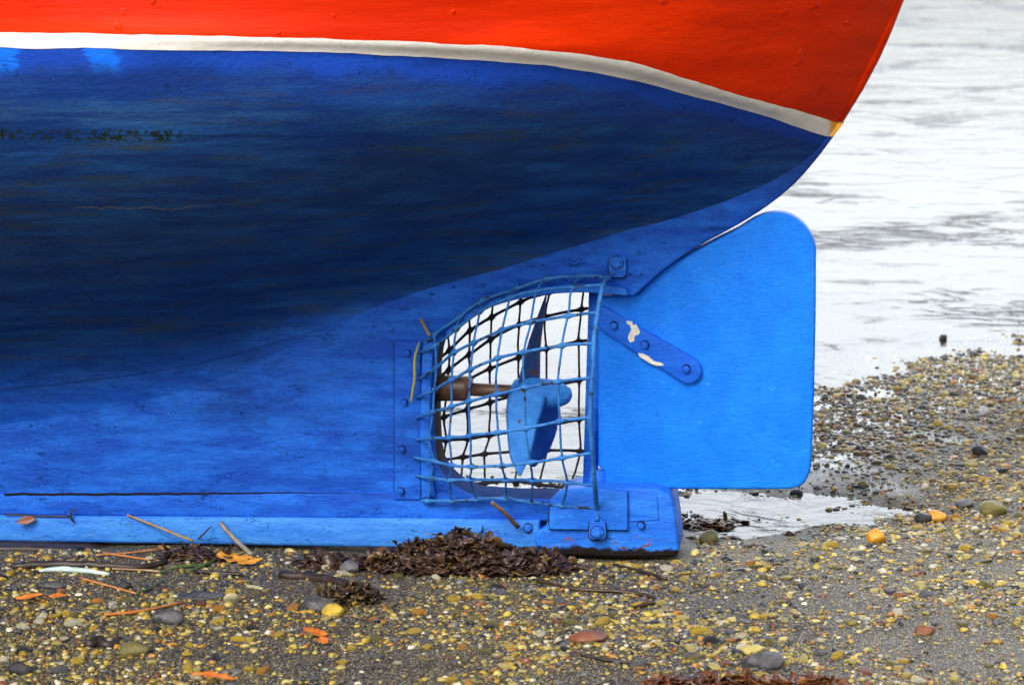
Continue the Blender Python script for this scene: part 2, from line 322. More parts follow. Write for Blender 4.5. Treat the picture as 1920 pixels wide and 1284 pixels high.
# ------------------------------------------------------------------ ground, water
WL = [G(880, 925), G(1330, 800), G(1560, 700), G(1920, 628)]
A_, B_ = WL[0][:2], WL[3][:2]; wd = (B_-A_)/np.linalg.norm(B_-A_); wn = np.array([-wd[1], wd[0]])
WATER_Z = -.030
PUD = G(1500, 958, -.03); PUD2 = G(1375, 992, -.03)
def gz(x, y, detail=True):
    x = np.asarray(x, float); y = np.asarray(y, float)
    d = (x-A_[0])*wn[0]+(y-A_[1])*wn[1]
    d = d + .10*np.sin(1.9*((x-A_[0])*wd[0]+(y-A_[1])*wd[1])+.6)
    d2 = y-.95+.05*np.sin(3*x); m_ = np.minimum(d, d2); d = m_-.12*np.log(np.exp(-(d-m_)/.12)+np.exp(-(d2-m_)/.12))
    k = .22; t = (d+.75)/k; z = -.040*k*np.where(t > 30, t, np.log1p(np.exp(np.clip(t, -60, 30))))
    z = np.maximum(z, -1.2)
    if detail: z = z + .006*np.sin(5.1*x+1.3*y)*np.sin(3.7*y-1.1*x+.5) + .004*np.sin(11*x+2)*np.sin(9*y+7*x)
    b1 = np.exp(-((x-PUD[0]-.06)/.66)**2-((y-PUD[1])/.30)**2); b2 = np.exp(-((x-PUD2[0])/.22)**2-((y-PUD2[1])/.20)**2)
    z = z-(.037+.012*np.sin(19*x+3)*np.sin(23*y+1.7*x))*np.maximum(b1, b2)                # shallow basin behind the heel that holds seawater
    z = z-.013*np.exp(-(np.maximum(0, np.abs(x+1.30)-1.72)/.10)**2-(np.maximum(0, np.abs(y)-.10)/.10)**2)   # scour round the heel
    return z
def grid_axis(lo, hi, fine_lo, fine_hi, step, n):
    a = fine_lo-(np.geomspace(1, 1+fine_lo-lo, n)-1)[::-1]; b = np.arange(fine_lo, fine_hi, step); c = fine_hi+np.geomspace(1, 1+hi-fine_hi, n)-1
    return np.unique(np.concatenate([a, b, c]))
def sheet(name, xs, ys, zf, mat):
    X, Y = np.meshgrid(xs, ys); Z = zf(X, Y); n, m = X.shape
    v = np.stack([X, Y, Z], -1).reshape(-1, 3); i = np.arange(n*m).reshape(n, m)
    f = np.stack([i[:-1, :-1], i[:-1, 1:], i[1:, 1:], i[1:, :-1]], -1).reshape(-1, 4)
    o = link(name, v, f, mat); tag(o, kind='structure'); return o
def sand_mat():
    s = NT('wet_gritty_sand'); x = s.xyz()
    px, py = (A_+wn*-.1)
    d = s.math('ADD', s.math('MULTIPLY', s.math('SUBTRACT', x[0], float(A_[0])), float(wn[0])), s.math('MULTIPLY', s.math('SUBTRACT', x[1], float(A_[1])), float(wn[1])))
    big = s.noise(1.7, 4, .6); mid = s.noise(14, 5, .65); grit = s.noise(170, 3, .6); gr2 = s.vor(210)
    d = s.math('MINIMUM', d, s.math('SUBTRACT', x[1], 1.05))
    wet = s.ramp(s.math('ADD', d, s.math('MULTIPLY', s.math('SUBTRACT', big, .5), 1.5)), -1.05, -.45)
    dry = s.mix(s.ramp(grit, .3, .7), (.017, .015, .012), (.062, .052, .040))
    dry = s.mix(s.ramp(mid, .4, .7), dry, (.034, .031, .029))
    spk = s.vor(330, out='Color'); sp = s.xyz(spk)
    dry = s.mix(s.ramp(sp[0], .82, .84, 0, .9), dry, (.26, .20, .07)); dry = s.mix(s.ramp(sp[1], .90, .92, 0, .8), dry, (.50, .47, .40)); dry = s.mix(s.ramp(sp[2], .84, .86, 0, .8), dry, (.02, .02, .022))
    wetc = s.mix(s.ramp(grit, .3, .7), (.024, .022, .021), (.065, .060, .053))
    col = s.mix(wet, dry, wetc)
    film = s.ramp(s.noise(5, 5, .7, s.map((1, 1.6, 1), (3, 1, 0))), .33, .47)
    rough = s.math('ADD', s.math('MULTIPLY', s.math('MULTIPLY', wet, film), -.42), .52)
    h = s.math('ADD', s.math('MULTIPLY', gr2, .5), s.math('ADD', s.math('MULTIPLY', grit, .7), s.math('MULTIPLY', mid, 1.6)))
    q = s.n('ShaderNodeBump'); q.inputs['Distance'].default_value = .004; s.l(h, q.inputs['Height'])
    s.l(s.math('ADD', s.math('MULTIPLY', s.math('MULTIPLY', wet, film), -.85), .95), q.inputs['Strength'])
    return s.done(col, rough, q.outputs[0], s.math('ADD', s.math('MULTIPLY', wet, .35), .15))
sheet('beach', grid_axis(-400, 400, -3.2, 4.2, .05, 24), grid_axis(-60, 900, -2.4, 5.5, .05, 24), gz, sand_mat())
def water_mat():
    s = NT('rippled_water'); s.t.nodes.remove(s.b)
    wv = s.warp(.35, 1.2)
    a = s.noise(1.0, 4, .5, s.map((2.2, 3.0, 1), src=wv), .8)
    b = s.noise(1.0, 4, .55, s.map((6, 8, 1), (3, 5, 0), src=wv), .8)
    c = s.noise(1.0, 3, .5, s.map((17, 22, 1), (1, 2, 0)))
    patch = s.ramp(s.noise(1.0, 4, .65, s.map((.9, .8, 1), (2, 7, 0), src=wv)), .50, .66)
    rid = s.math('POWER', s.math('SUBTRACT', 1, s.math('ABSOLUTE', s.math('MULTIPLY', s.math('SUBTRACT', s.noise(1.0, 4, .55, s.map((2.4, 3.4, 1), (8, 1, 0), src=s.warp(.5, 1.1)), .9), .5), 3.4))), 6)
    h = s.math('ADD', s.math('MULTIPLY', a, .016), s.math('ADD', s.math('MULTIPLY', b, .0045), s.math('MULTIPLY', c, .0008)))
    h = s.math('ADD', h, s.math('MULTIPLY', patch, s.math('ADD', s.math('MULTIPLY', rid, .015), s.math('MULTIPLY', b, .006))))
    nrm = s.bump(h, 1.0, .42)
    fr = s.n('ShaderNodeFresnel'); fr.inputs['IOR'].default_value = 1.33; s.l(nrm, fr.inputs['Normal'])
    gl = s.n('ShaderNodeBsdfGlossy'); gl.inputs['Roughness'].default_value = .06; s.l(nrm, gl.inputs['Normal'])
    tr = s.n('ShaderNodeBsdfTransparent'); tr.inputs['Color'].default_value = (.86, .90, .86, 1)
    mx = s.n('ShaderNodeMixShader'); s.l(fr.outputs[0], mx.inputs[0]); s.l(tr.outputs[0], mx.inputs[1]); s.l(gl.outputs[0], mx.inputs[2]); s.l(mx.outputs[0], s.out.inputs['Surface'])
    return s.m
sheet('water', grid_axis(-400, 400, -3, 4, .5, 16), np.concatenate([[-2, 0], np.arange(1, 40, 1.5), np.geomspace(42, 900, 14)]), lambda X, Y: X*0+WATER_Z, water_mat())

# ------------------------------------------------------------------ the boat
boat = thing('fishing_boat', (0, 0, 0), 'beached wooden boat with red topsides, white stripe, blue bottom and caged propeller', 'boat')
LINES = [
 [(-40, -420, 1.08), (600, -420, 1.0), (1000, -415, .86), (1300, -405, .66), (1550, -395, .40), (1720, -390, .18), (1815, -385, .035)],
 [(-40, -190, 1.11), (600, -190, 1.02), (1000, -188, .86), (1300, -185, .64), (1530, -182, .36), (1680, -180, .16), (1758, -180, .035)],
 [(-40, 0, 1.13), (600, 3, 1.01), (1000, 8, .83), (1300, 10, .59), (1500, 10, .33), (1620, 8, .15), (1680, 8, .035)],
 [(-40, 60, 1.13), (400, 68, 1.07), (700, 76, .98), (900, 85, .89), (1050, 97, .79), (1180, 117, .67), (1280, 145, .55), (1380, 177, .40), (1480, 203, .23), (1570, 230, .035)],
 [(-40, 89, 1.128), (300, 93, 1.08), (600, 98, .995), (800, 107, .91), (1000, 121, .79), (1150, 143, .65), (1300, 180, .46), (1400, 207, .31), (1500, 240, .14), (1552, 256, .035)],
 [(-40, 180, 1.10), (300, 183, 1.05), (600, 185, .97), (800, 195, .88), (1000, 205, .74), (1150, 222, .59), (1300, 245, .39), (1400, 260, .23), (1480, 275, .1), (1528, 285, .035)],
 [(-40, 270, 1.04), (300, 272, .99), (600, 270, .90), (800, 275, .79), (1000, 282, .64), (1150, 290, .47), (1300, 305, .27), (1400, 312, .13), (1490, 315, .037)],
 [(-40, 370, .93), (300, 370, .87), (600, 360, .76), (800, 355, .63), (1000, 352, .46), (1150, 350, .31), (1300, 350, .14), (1440, 345, .040)],
 [(-40, 470, .75), (300, 460, .68), (600, 440, .54), (800, 425, .40), (1000, 415, .25), (1150, 402, .14), (1370, 376, .046)],
 [(-40, 570, .50), (300, 545, .42), (600, 505, .28), (800, 475, .17), (1000, 458, .10), (1250, 420, .060)],
 [(-40, 650, .28), (300, 615, .21), (600, 560, .13), (800, 525, .092), (1000, 490, .078), (1200, 440, .066)],
 [(-40, 720, .145), (300, 680, .11), (600, 605, .085), (800, 555, .074), (1000, 512, .066), (1200, 452, .056)],
 [(-40, 810, .074), (300, 770, .070), (600, 690, .068), (800, 600, .062), (1000, 540, .05), (1200, 470, .04)]]
NU, NV = 90, 6
rows = []
uu = 1-(1-np.linspace(0, 1, NU))**1.25
for L in LINES:
    L = np.array(L, float); x = L[0, 0]+(L[-1, 0]-L[0, 0])*uu
    py = pchip(L[:, 0], L[:, 1], x); dy = pchip(L[:, 0], L[:, 2], x)
    rows.append([P(a, b, -c) for a, b, c in zip(x, py, dy)])
rows = np.array(rows)                                              # lines x stations x 3
vi = np.linspace(0, len(LINES)-1, (len(LINES)-1)*NV+1)
GRID = np.zeros((len(vi), NU, 3))
for j in range(NU):
    for c in range(3): GRID[:, j, c] = pchip(np.arange(len(LINES)), rows[:, j, c], vi)
# run the hull on forward, out of the picture, to a bow
ext = []
L0 = GRID[:, 0, :]
for s_ in np.linspace(5.2, .15, 26):
    k = math.sqrt(max(0, 1-(max(0, s_-1.2)/4.05)**2)); q = L0.copy(); q[:, 0] -= s_; q[:, 1] = np.minimum(L0[:, 1]*k, -.03); ext.append(q)
GRID = np.concatenate([np.stack(ext, 1), GRID], 1)
nv, nu = GRID.shape[:2]
du = np.gradient(GRID, axis=1); dv = np.gradient(GRID, axis=0); NRM = np.cross(du, dv); NRM /= np.linalg.norm(NRM, axis=2)[..., None]+1e-9
NRM *= -np.sign(NRM[..., 1:2].mean())
xst = P(1560, 250, 0)[0]
UVU = xst-GRID[..., 0]; UVV = np.broadcast_to(((vi-4)/(len(LINES)-1-4))[:, None], (nv, nu))
def hull_band(name, r0, r1, mat, push=0.0, wob=0.0):
    """both sides of the hull between two rows of the grid, as one mesh"""
    g = GRID[r0:r1+1].copy(); nr = NRM[r0:r1+1]; g += nr*push; k = g.shape[0]
    if wob:
        for j in range(nu):
            for row in (0, k-1): g[row, j, 2] += wob*nz(g[row, j, 0]*9, row*3.3)+wob*.5*nz(g[row, j, 0]*31, row*5.1)
    v = g.reshape(-1, 3); n = k*nu; i = np.arange(n).reshape(k, nu)
    f = np.stack([i[:-1, :-1], i[:-1, 1:], i[1:, 1:], i[1:, :-1]], -1).reshape(-1, 4)
    vm = v*np.array([1, -1, 1]); v2 = np.concatenate([v, vm]); f2 = np.concatenate([f, f[:, ::-1]+n])
    a, b, c_ = v[f[0, 0]], v[f[0, 1]], v[f[0, 2]]
    if np.dot(np.cross(b-a, c_-a), nr.reshape(-1, 3)[f[0, 0]]) < 0: f2 = f2[:, ::-1]
    o = link(name, v2, f2, mat, boat); me = o.data
    ul = me.uv_layers.new(name='UVMap'); idx = np.zeros(len(me.loops), int); me.loops.foreach_get('vertex_index', idx)
    uv = np.stack([UVU[r0:r1+1].reshape(-1), UVV[r0:r1+1].reshape(-1)], -1); uv = np.concatenate([uv, uv]); ul.data.foreach_set('uv', uv[idx].astype(np.float32).reshape(-1))
    nn = nr.reshape(-1, 3); nn = np.concatenate([nn, nn*np.array([1, -1, 1])]); me.normals_split_custom_set_from_vertices([tuple(map(float, q)) for q in nn])
    return o
S0, S1 = 3*NV, 4*NV
hull_band('topsides', 0, S0+3, M['red'])
hull_band('boot_stripe', S0, S1, M['white'], push=.002, wob=.0035)
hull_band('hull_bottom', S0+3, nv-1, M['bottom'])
# deck, closing the top out of the picture
top = GRID[0]; dk = [tuple(p) for p in top]+[(p[0], -p[1], p[2]) for p in top[::-1]]
fix(link('deck', [(a, b, c-.02) for a, b, c in dk], [tuple(range(len(dk)))], M['deck'], boat, False))
# sternpost and deadwood
def tpost(px): return float(pchip([-900, 1000, 1150, 1250, 1400, 1560, 1900], [.08, .08, .074, .062, .046, .035, .034], np.array([px]))[0])
def post(name, pts, mat, r=.012):
    t = np.array([tpost(a) for a, b in pts]); return px_prism(name, pts, -t, t, r, mat, boat)
post('sternpost', [(1832, -385), (1779, -180), (1735, -90), (1693, 8), (1674, 58), (1650, 112), (1618, 172), (1581, 232), (1540, 226), (1590, 130), (1650, 8), (1720, -180), (1780, -385)], M['red'], .0335)
post('stripe_end', [(1581, 232.6), (1562, 257.5), (1528, 250), (1541, 226.6)], M['white'], .002)
outer = catmull([(1562, 258), (1530, 300), (1490, 345), (1440, 386), (1380, 424), (1300, 468), (1245, 506), (1200, 545)], 3)
arch = catmull([(1188, 556), (1150, 553), (1108, 550), (1075, 545), (1040, 546), (960, 557), (890, 581), (845, 615), (820, 665), (814, 760), (817, 850), (829, 886), (855, 913), (892, 931)], 3)
dead = [tuple(q) for q in outer]+[tuple(q) for q in arch]+[(960, 936), (1040, 936), (1040, 976), (700, 974), (8, 970), (-600, 966), (-1500, 960), (-1500, 640), (-40, 600), (300, 560), (600, 500), (800, 465), (1000, 430), (1200, 385), (1350, 345), (1450, 300), (1530, 250)]
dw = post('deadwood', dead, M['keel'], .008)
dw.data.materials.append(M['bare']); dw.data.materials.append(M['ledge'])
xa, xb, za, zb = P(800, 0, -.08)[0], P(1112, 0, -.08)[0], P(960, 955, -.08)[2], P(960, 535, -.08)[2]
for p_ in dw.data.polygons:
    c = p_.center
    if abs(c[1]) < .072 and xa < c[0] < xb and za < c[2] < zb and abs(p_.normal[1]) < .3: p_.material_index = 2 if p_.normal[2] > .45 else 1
for pts, r0 in (([(8, 926.5), (200, 926), (400, 925), (560, 923.5), (760, 927)], [.0036, .0036, .0028, .0012, .0006]), ([(8, 966.5), (170, 969), (420, 971.5), (800, 973.5), (1010, 976.5)], [.0028, .0024, .0014, .0016, .0014])):
    cc = catmull([P(a, b, -.0840 if b < 950 else -.0850) for a, b in pts], 24); cc[:, 2] += [.0022*nz(q[0]*14, 1)+.0016*nz(q[0]*47, 4) for q in cc]; MB().add(*tube_geo(cc, np.interp(np.linspace(0, 1, len(cc)), np.linspace(0, 1, len(r0)), r0), 6)).build('caulking_seam', M['bare'], boat)
# long planks of the keel below it
kp = px_prism('keel_plank', [(-1500, 922), (8, 926), (400, 925.5), (735, 923), (800, 937), (880, 941), (1040, 942), (1040, 976), (735, 971), (8, 964), (-1500, 958)], -.0845, .0845, .004, M['keel'], boat)
kp.data.materials.append(M['ledge'])
for p_ in kp.data.polygons:
    if p_.normal[2] > .4 and p_.center[0] > xa-.05: p_.material_index = 1
px_prism('keel_shoe', [(-1500, 958), (8, 967), (500, 971), (800, 973), (1012, 976), (1012, 1031), (700, 1027), (300, 1020), (8, 1016), (-1500, 1005)], -.098, .098, .012, M['shoe'], boat)
# heel casting under the rudder
hl = px_prism('heel', [(1022, 990), (1036, 950), (1060, 926), (1096, 916), (1180, 914), (1234, 917), (1254, 926), (1264, 944), (1270, 990), (1274, 1030), (1268, 1044), (1180, 1046), (1060, 1042), (1015, 1034), (1000, 1016), (1004, 996)], -.106, .106, .010, M['heel'], boat, segs=4)
pl = px_prism('heel_plate', [(1031, 938), (1050, 919), (1096, 914), (1176, 921), (1177, 994), (1029, 992)], -.121, -.100, .003, M['heel'], hl)
shade_bead([(1031, 938), (1029, 992), (1177, 994), (1176, 921)], -.107, pl, .0022)
px_prism('heel_cap', [(1180, 925), (1232, 925), (1236, 975), (1182, 978)], -.110, -.100, .003, M['heel'], hl)
def bolt(name, px, py, y, r, parent, mat, washer=True, seg=6):
    c = P(px, py, y); mb = MB(); a0 = random.random()
    def disc(rad, ya, yb, n, a):
        pts = [(c[0]+rad*math.cos(a+2*math.pi*k/n), c[2]+rad*math.sin(a+2*math.pi*k/n)) for k in range(n)]
        v, f = prism_geo(pts, ya, yb, min(.0025, rad*.25), 2, rfar=.0005); mb.add(v, f)
    if washer: disc(r*1.5, y-.003, y+.004, 18, 0)
    disc(r, y-.013, y-.002, seg, a0)
    rg_ = r*(1.5 if washer else 1.0)/MMPX*1.03; shade_bead([(px+rg_*math.cos(t*.3142), py+rg_*math.sin(t*.3142)) for t in range(20)], y-.0012, parent, .0013)
    return fix(mb.build(name, mat, parent))
bolt('bolt', 990, 990, -.098, .0088, boat, M['iron']); bolt('bolt', 1202, 984, -.107, .0098, hl, M['heel'], False)
# feet of the guard: tab on the skeg and tab on the heel
for (box, cx, cy, y) in (((1141, 480, 1174, 521), 1157, 493, -.080), ((1104, 974, 1136, 1012), 1120, 998, -.121)):
    tb = px_prism('guard_tab', rrect(*box, 9), y-.012, y+.03, .003, M['iron'], boat); shade_bead(rrect(*box, 9), y-.001, tb); bolt('bolt', cx, cy, y-.012, .0120, tb, M['iron'])
# batten with screws beside the aperture
bt = px_prism('batten', rrect(739, 640, 789, 937, 4), -.0915, -.07, .004, M['keel'], boat)
shade_bead([(739, 640), (739, 937), (789, 937)], -.0810, bt, .0012)
for cx, cy in ((764, 661), (758, 754), (754, 841), (752, 920)): bolt('screw', cx, cy, -.092, .009, bt, M['keel'], False, 10)
px_prism('guard_channel', [(792, 648), (812, 640), (806, 760), (808, 860), (816, 930), (790, 934), (787, 800)], -.098, -.07, .004, M['iron'], boat)
# lining along the top of the aperture
a1 = catmull([(836, 622), (890, 575), (960, 549), (1040, 536), (1110, 532), (1174, 541)], 4); a2 = catmull([(836, 634), (890, 590), (960, 564), (1040, 551), (1110, 549), (1176, 555)], 4)
px_prism('aperture_lining', [tuple(q) for q in a1]+[tuple(q) for q in a2[::-1]], -.098, .098, .004, M['iron'], boat)
# rudder
ro = [(1120, 557), (1165, 555), (1197, 551), (1213, 532), (1250, 501), (1300, 471), (1345, 448), (1385, 428), (1412, 411)]
ro += [tuple(q) for q in catmull([(1432, 402), (1455, 399), (1480, 403), (1505, 419), (1522, 443), (1530, 468)], 3)]
ro += [(1529, 600), (1526, 750), (1522, 860)]+[tuple(q) for q in catmull([(1519, 885), (1508, 906), (1488, 916), (1460, 918)], 3)]+[(1300, 918), (1134, 914), (1131, 882), (1121, 874), (1120, 700)]
rud = px_prism('rudder', ro, -.033, .033, .010, M['rudder'], boat, segs=5)
stk = MB().add(*tube_geo([P(1118, 548, 0), P(1113, 700, 0), P(1106, 925, 0)], .021, 14)).build('rudder_stock', M['iron'], rud)
MB().add(*tube_geo([P(1122, 880, -.0), P(1121, 915, -.0)], .031, 14)).build('pintle_collar', M['iron'], rud)
st = px_prism('strap', [(1120, 600), (1130, 574)]+[tuple(q) for q in capsule((1160, 612), (1291, 695), 25)[0:9]]+[(1125, 619)], -.050, -.030, .005, M['strap'], rud)
for cx, cy in ((1151, 610), (1209, 646), (1287, 691)): bolt('bolt', cx, cy, -.050, .0105, rud, M['strap'], False)
def chip(pts, y): px_prism('bare_patch', pts, y-.0009, y+.002, .0004, M['chip'], st, segs=1)
chip([(1175, 601), (1186, 603), (1186, 609), (1193, 608), (1200, 622), (1198, 627), (1190, 630), (1189, 640), (1181, 642), (1177, 634), (1180, 625), (1184, 618), (1181, 610), (1175, 607)], -.0502)
chip([(1196, 662), (1206, 663), (1216, 668), (1226, 677), (1240, 680), (1246, 685), (1232, 686), (1218, 681), (1208, 674), (1199, 669)], -.0502)
# far-side strap, same shape
px_prism('strap', [(1122, 592), (1131, 566)]+[tuple(q) for q in capsule((1160, 604), (1291, 687), 25)[0:9]]+[(1125, 611)], .030, .050, .003, M['strap'], rud)
# stern tube, shaft and propeller
MB().add(*tube_geo([P(800, 727, 0), P(870, 728, 0), P(879, 728, 0), P(882, 729, 0)], [.038, .036, .035, .028], 20)).build('stern_tube', M['bronze'], boat)
MB().add(*tube_geo([P(868, 729, 0), P(1000, 735, 0)], .0185, 18)).build('propeller_shaft', M['bronze'], boat)
hubp = catmull([P(958, 734, 0), P(975, 735, 0), P(1010, 737, 0), P(1032, 738, 0), P(1050, 740, 0), P(1064, 741, 0), P(1073, 742, 0)], 5)
hr = pchip([0, .10, .3, .52, .70, .85, .95, 1], [.020, .038, .043, .041, .033, .024, .015, .002], np.linspace(0, 1, len(hubp)))
prop = MB().add(*tube_geo(hubp, hr, 20)).build('propeller', M['blade'], boat)
def blade(Lp, Rp, mat, name='blade', th=.011):
    """left and right edges root to tip as (px, py, depth); lens-shaped section"""
    n = 14; L_ = catmull([P(a, b, c) for a, b, c in Lp], 8); R_ = catmull([P(a, b, c) for a, b, c in Rp], 8)
    tl = np.linspace(0, 1, len(L_)); tr_ = np.linspace(0, 1, len(R_)); ts = np.linspace(0, 1, n)
    L_ = np.stack([np.interp(ts, tl, L_[:, c]) for c in range(3)], -1); R_ = np.stack([np.interp(ts, tr_, R_[:, c]) for c in range(3)], -1)
    v = []; f = []; m = 9; axis = (L_[-1]+R_[-1])/2-(L_[0]+R_[0])/2; axis /= np.linalg.norm(axis)
    for i in range(n):
        ch = R_[i]-L_[i]; nn = np.cross(ch, axis); nn /= np.linalg.norm(nn)+1e-9
        for sgn in (1, -1):
            for k in range(m):
                t = k/(m-1); v.append(L_[i]+ch*t+nn*sgn*th*(1-.75*ts[i])*math.sin(math.pi*t)**.6*.5)
    for i in range(n-1):
        for sgn in range(2):
            for k in range(m-1):
                a = i*2*m+sgn*m+k; q = (a, a+1, a+2*m+1, a+2*m); f.append(q if sgn else q[::-1])
    o = link(name, v, f, mat, prop); me = o.data; bm = bmesh.new(); bm.from_mesh(me); bmesh.ops.remove_doubles(bm, verts=bm.verts, dist=1e-5)
    bmesh.ops.holes_fill(bm, edges=[e for e in bm.edges if e.is_boundary]); bmesh.ops.recalc_face_normals(bm, faces=bm.faces); bm.to_mesh(me); bm.free()
blade([(972, 722, -.03), (974, 705, -.03), (988, 650, -.03), (1005, 600, -.02), (1023, 552, 0)], [(1012, 722, .04), (1013, 700, .045), (1014, 650, .04), (1020, 600, .02), (1026, 549, .005)], M['blade_backlit'])
blade([(978, 716, -.030), (956, 735, -.045), (949, 765, -.07), (951, 818, -.105), (957, 860, -.13), (973, 892, -.15)], [(1004, 722, -.030), (1024, 742, -.04), (1021, 765, -.05), (1009, 800, -.075), (998, 845, -.11), (977, 892, -.15)], M['blade'])
blade([(1015, 748, -.02), (1010, 790, .02), (998, 830, .06), (992, 860, .085), (993, 874, .10)], [(1049, 748, .03), (1047, 790, .07), (1040, 820, .09), (1024, 855, .11), (1003, 875, .11)], M['blade_dark'])
# guard: a basket of knotted wires on each side, mirrored
Zp = lambda q: (720+q[0]*.4672, 460+q[1]*.4672)
HW = [[(165, 395), (200, 360), (300, 290), (390, 225), (530, 175), (650, 135), (790, 124), (905, 125)],
      [(140, 430), (205, 405), (290, 335), (385, 265), (505, 210), (612, 183), (755, 168), (880, 158)],
      [(140, 535), (210, 490), (280, 430), (360, 390), (475, 340), (590, 308), (738, 283), (858, 270)],
      [(130, 615), (200, 580), (270, 540), (347, 497), (455, 452), (560, 428), (713, 402), (843, 394)],
      [(130, 692), (195, 668), (270, 648), (342, 625), (450, 598), (563, 571), (700, 547), (836, 530)],
      [(128, 780), (185, 775), (262, 770), (345, 764), (458, 749), (570, 735), (706, 705), (829, 689)],
      [(120, 850), (195, 865), (272, 882), (350, 888), (473, 883), (588, 871), (715, 852), (838, 832)],
      [(130, 925), (190, 935), (264, 939), (345, 940), (488, 940), (597, 941), (735, 950), (846, 963)],
      [(150, 1020), (175, 1024), (270, 1025), (370, 1018), (490, 1016), (590, 1030), (715, 1045), (853, 1056)]]
VX = [[(203, 350)], [(305, 283)], [(398, 218)], [(540, 162)], [(656, 128)], [(788, 98)]]
BULGE = .235
def bdepth(i, j):                              # row i of 9, column j of 8
    fv = math.sin(math.pi*min(1, max(0, (i+.15)/8.3)))**.75; fu = [0, .30, .52, .70, .86, .95, 1.0, 1.0][j]
    return .092+BULGE*fv*fu
def wire(pts, rad, knots, mat, parent, name, side, n=7):
    p = catmull(pts, 7); r = np.full(len(p), rad)
    for k in knots:
        d = np.linalg.norm(p-np.asarray(k), axis=1); r = r*(1+1.25*np.exp(-(d/.0085)**2))
    p = p.copy()
    for q in range(len(p)): p[q] += .0022*np.array([nz(*(p[q]*22)), nz(*(p[q]*22+9)), nz(*(p[q]*22+17))])
    if side > 0: p[:, 1] *= -1
    return MB().add(*tube_geo(p, r, n)).build(name, mat, parent)
def node(i, j): return P(*Zp(HW[i][j]), -bdepth(i, j))
for side in (-1, 1):
    mh = M['wire'] if side < 0 else M['wire_rust_backlit']
    ends = [(910, 112)]+[HW[i][7] for i in range(1, 9)]+[(855, 1105)]
    eb = [P(*Zp((905, 128)), -.100)]+[node(i, 7) for i in range(1, 9)]+[P(*Zp((855, 1105)), -.135)]
    if side < 0: eb = [P(*Zp((922, 108)), -.094)]+eb
    guard = wire(eb, .0068, [], mh, boat, 'propeller_guard', side, 10)
    for i in range(9):
        pts = [node(i, j) for j in range(8)]
        wire(pts, .0043 if i else .0050, pts[1:7], mh, guard, 'horizontal_wire', side)
    for j in range(1, 7):
        pts = [node(i, j) for i in range(9)]
        if j >= 2: pts = [pts[0]+np.array([.004, .012, .012])]+pts
        wire(pts, .0032, [node(i, j) for i in range(1, 8)] if side > 0 else [], mh, guard, 'vertical_wire', side)

# ------------------------------------------------------------------ stones
def ico(sub):
    bm = bmesh.new(); bmesh.ops.create_icosphere(bm, subdivisions=sub, radius=1); bm.verts.ensure_lookup_table()
    v = np.array([q.co[:] for q in bm.verts]); f = np.array([[x.index for x in q.verts] for q in bm.faces]); bm.free(); return v, f
I1, I2, I3 = ico(1), ico(2), ico(3)
def stone_shape(base, seed, ang=.25, amp=.28, freq=1.1, flat=(1, 1, .6)):
    v = base[0].copy(); o = seed*13.7
    for i in range(len(v)):
        p = Vector(v[i]); d = 1+amp*mnoise.noise(p*freq+Vector((o, o*.3, 0)))+.35*amp*mnoise.noise(p*freq*2.7+Vector((0, o, 5)))
        v[i] *= d
    rg = np.random.default_rng(int(seed*100)+1)                     # a few broken facets
    for _ in range(int(ang*12)):
        n = rg.normal(size=3); n /= np.linalg.norm(n); c = rg.uniform(.55, .85); d = v@n-c; v = v-np.outer(np.maximum(d, 0)*.85, n)
    return v*np.array(flat)
PAL = {'pale yellow': ((.46, .36, .085), (.60, .50, .17)), 'yellow': ((.44, .28, .022), (.56, .41, .045)), 'ochre': ((.38, .15, .012), (.48, .23, .03)), 'cream': ((.54, .48, .32), (.72, .67, .50)),
       'olive': ((.13, .11, .022), (.22, .18, .045)), 'grey': ((.08, .08, .085), (.17, .165, .165)), 'black': ((.013, .013, .016), (.035, .034, .036)), 'rust brown': ((.15, .045, .018), (.27, .09, .03))}
CN = list(PAL)
def stone_mat(name, c0, c1):
    s = NT(name.replace(' ', '_')+'_stone'); inf = s.n('ShaderNodeObjectInfo')
    col = s.mix(s.ramp(s.noise(38, 5, .65), .35, .7), c0, c1)
    col = s.mix(s.math('MULTIPLY', inf.outputs['Random'], .45), col, tuple(v*.45+.02 for v in c0))
    col = s.mix(s.ramp(s.noise(95, 4, .7), .60, .70, 0, .55), col, tuple(v*.3 for v in c0))
    return s.done(col, s.ramp(s.noise(20), .3, .7, .26, .5), s.bump(s.noise(75, 6, .75), .006, .9), .5)
SM = {k: stone_mat(k, *v) for k, v in PAL.items()}
def big_stone(name, px, py, size, mat, label, cat='stone', flat=(1, .8, .6), seed=1.0, rz=0., ang=.4, sink=.25, tilt=0, amp=.28, freq=1.1):
    g = G(px, py, 0); z = float(gz(g[0], g[1])); g = G(px, py, z)
    v = stone_shape(I3, seed, ang, amp, freq, flat); o = link(name, v*size, I3[1], mat); o.rotation_euler = (tilt, 0, rz)
    o.location = (g[0], g[1], z+size*flat[2]*(1-2*sink)*.5+.002); tag(o, label, cat); return o
px2m = lambda n: n*MMPX
LM = []                                         # landmarks for the pebbles' labels
def lm(o, phrase, px, py): LM.append((phrase, px, py)); return o
B2 = big_stone
M['slate_red'] = simple('red_brown_slate', (.16, .045, .02), (.24, .10, .05), 20, .5)
M['slate'] = simple('grey_slate', (.030, .031, .036), (.095, .093, .092), 30, .4, .004)
M['rock_orange'] = simple('orange_pitted_rock', (.52, .21, .015), (.62, .32, .03), 30, .4, .004)
lm(B2('stone', 628, 1150, .034, SM['yellow'], 'bright yellow lump of stone beside the small brown seaweed clump', flat=(1, .8, .62), seed=1.2), 'the bright yellow lump', 628, 1148)
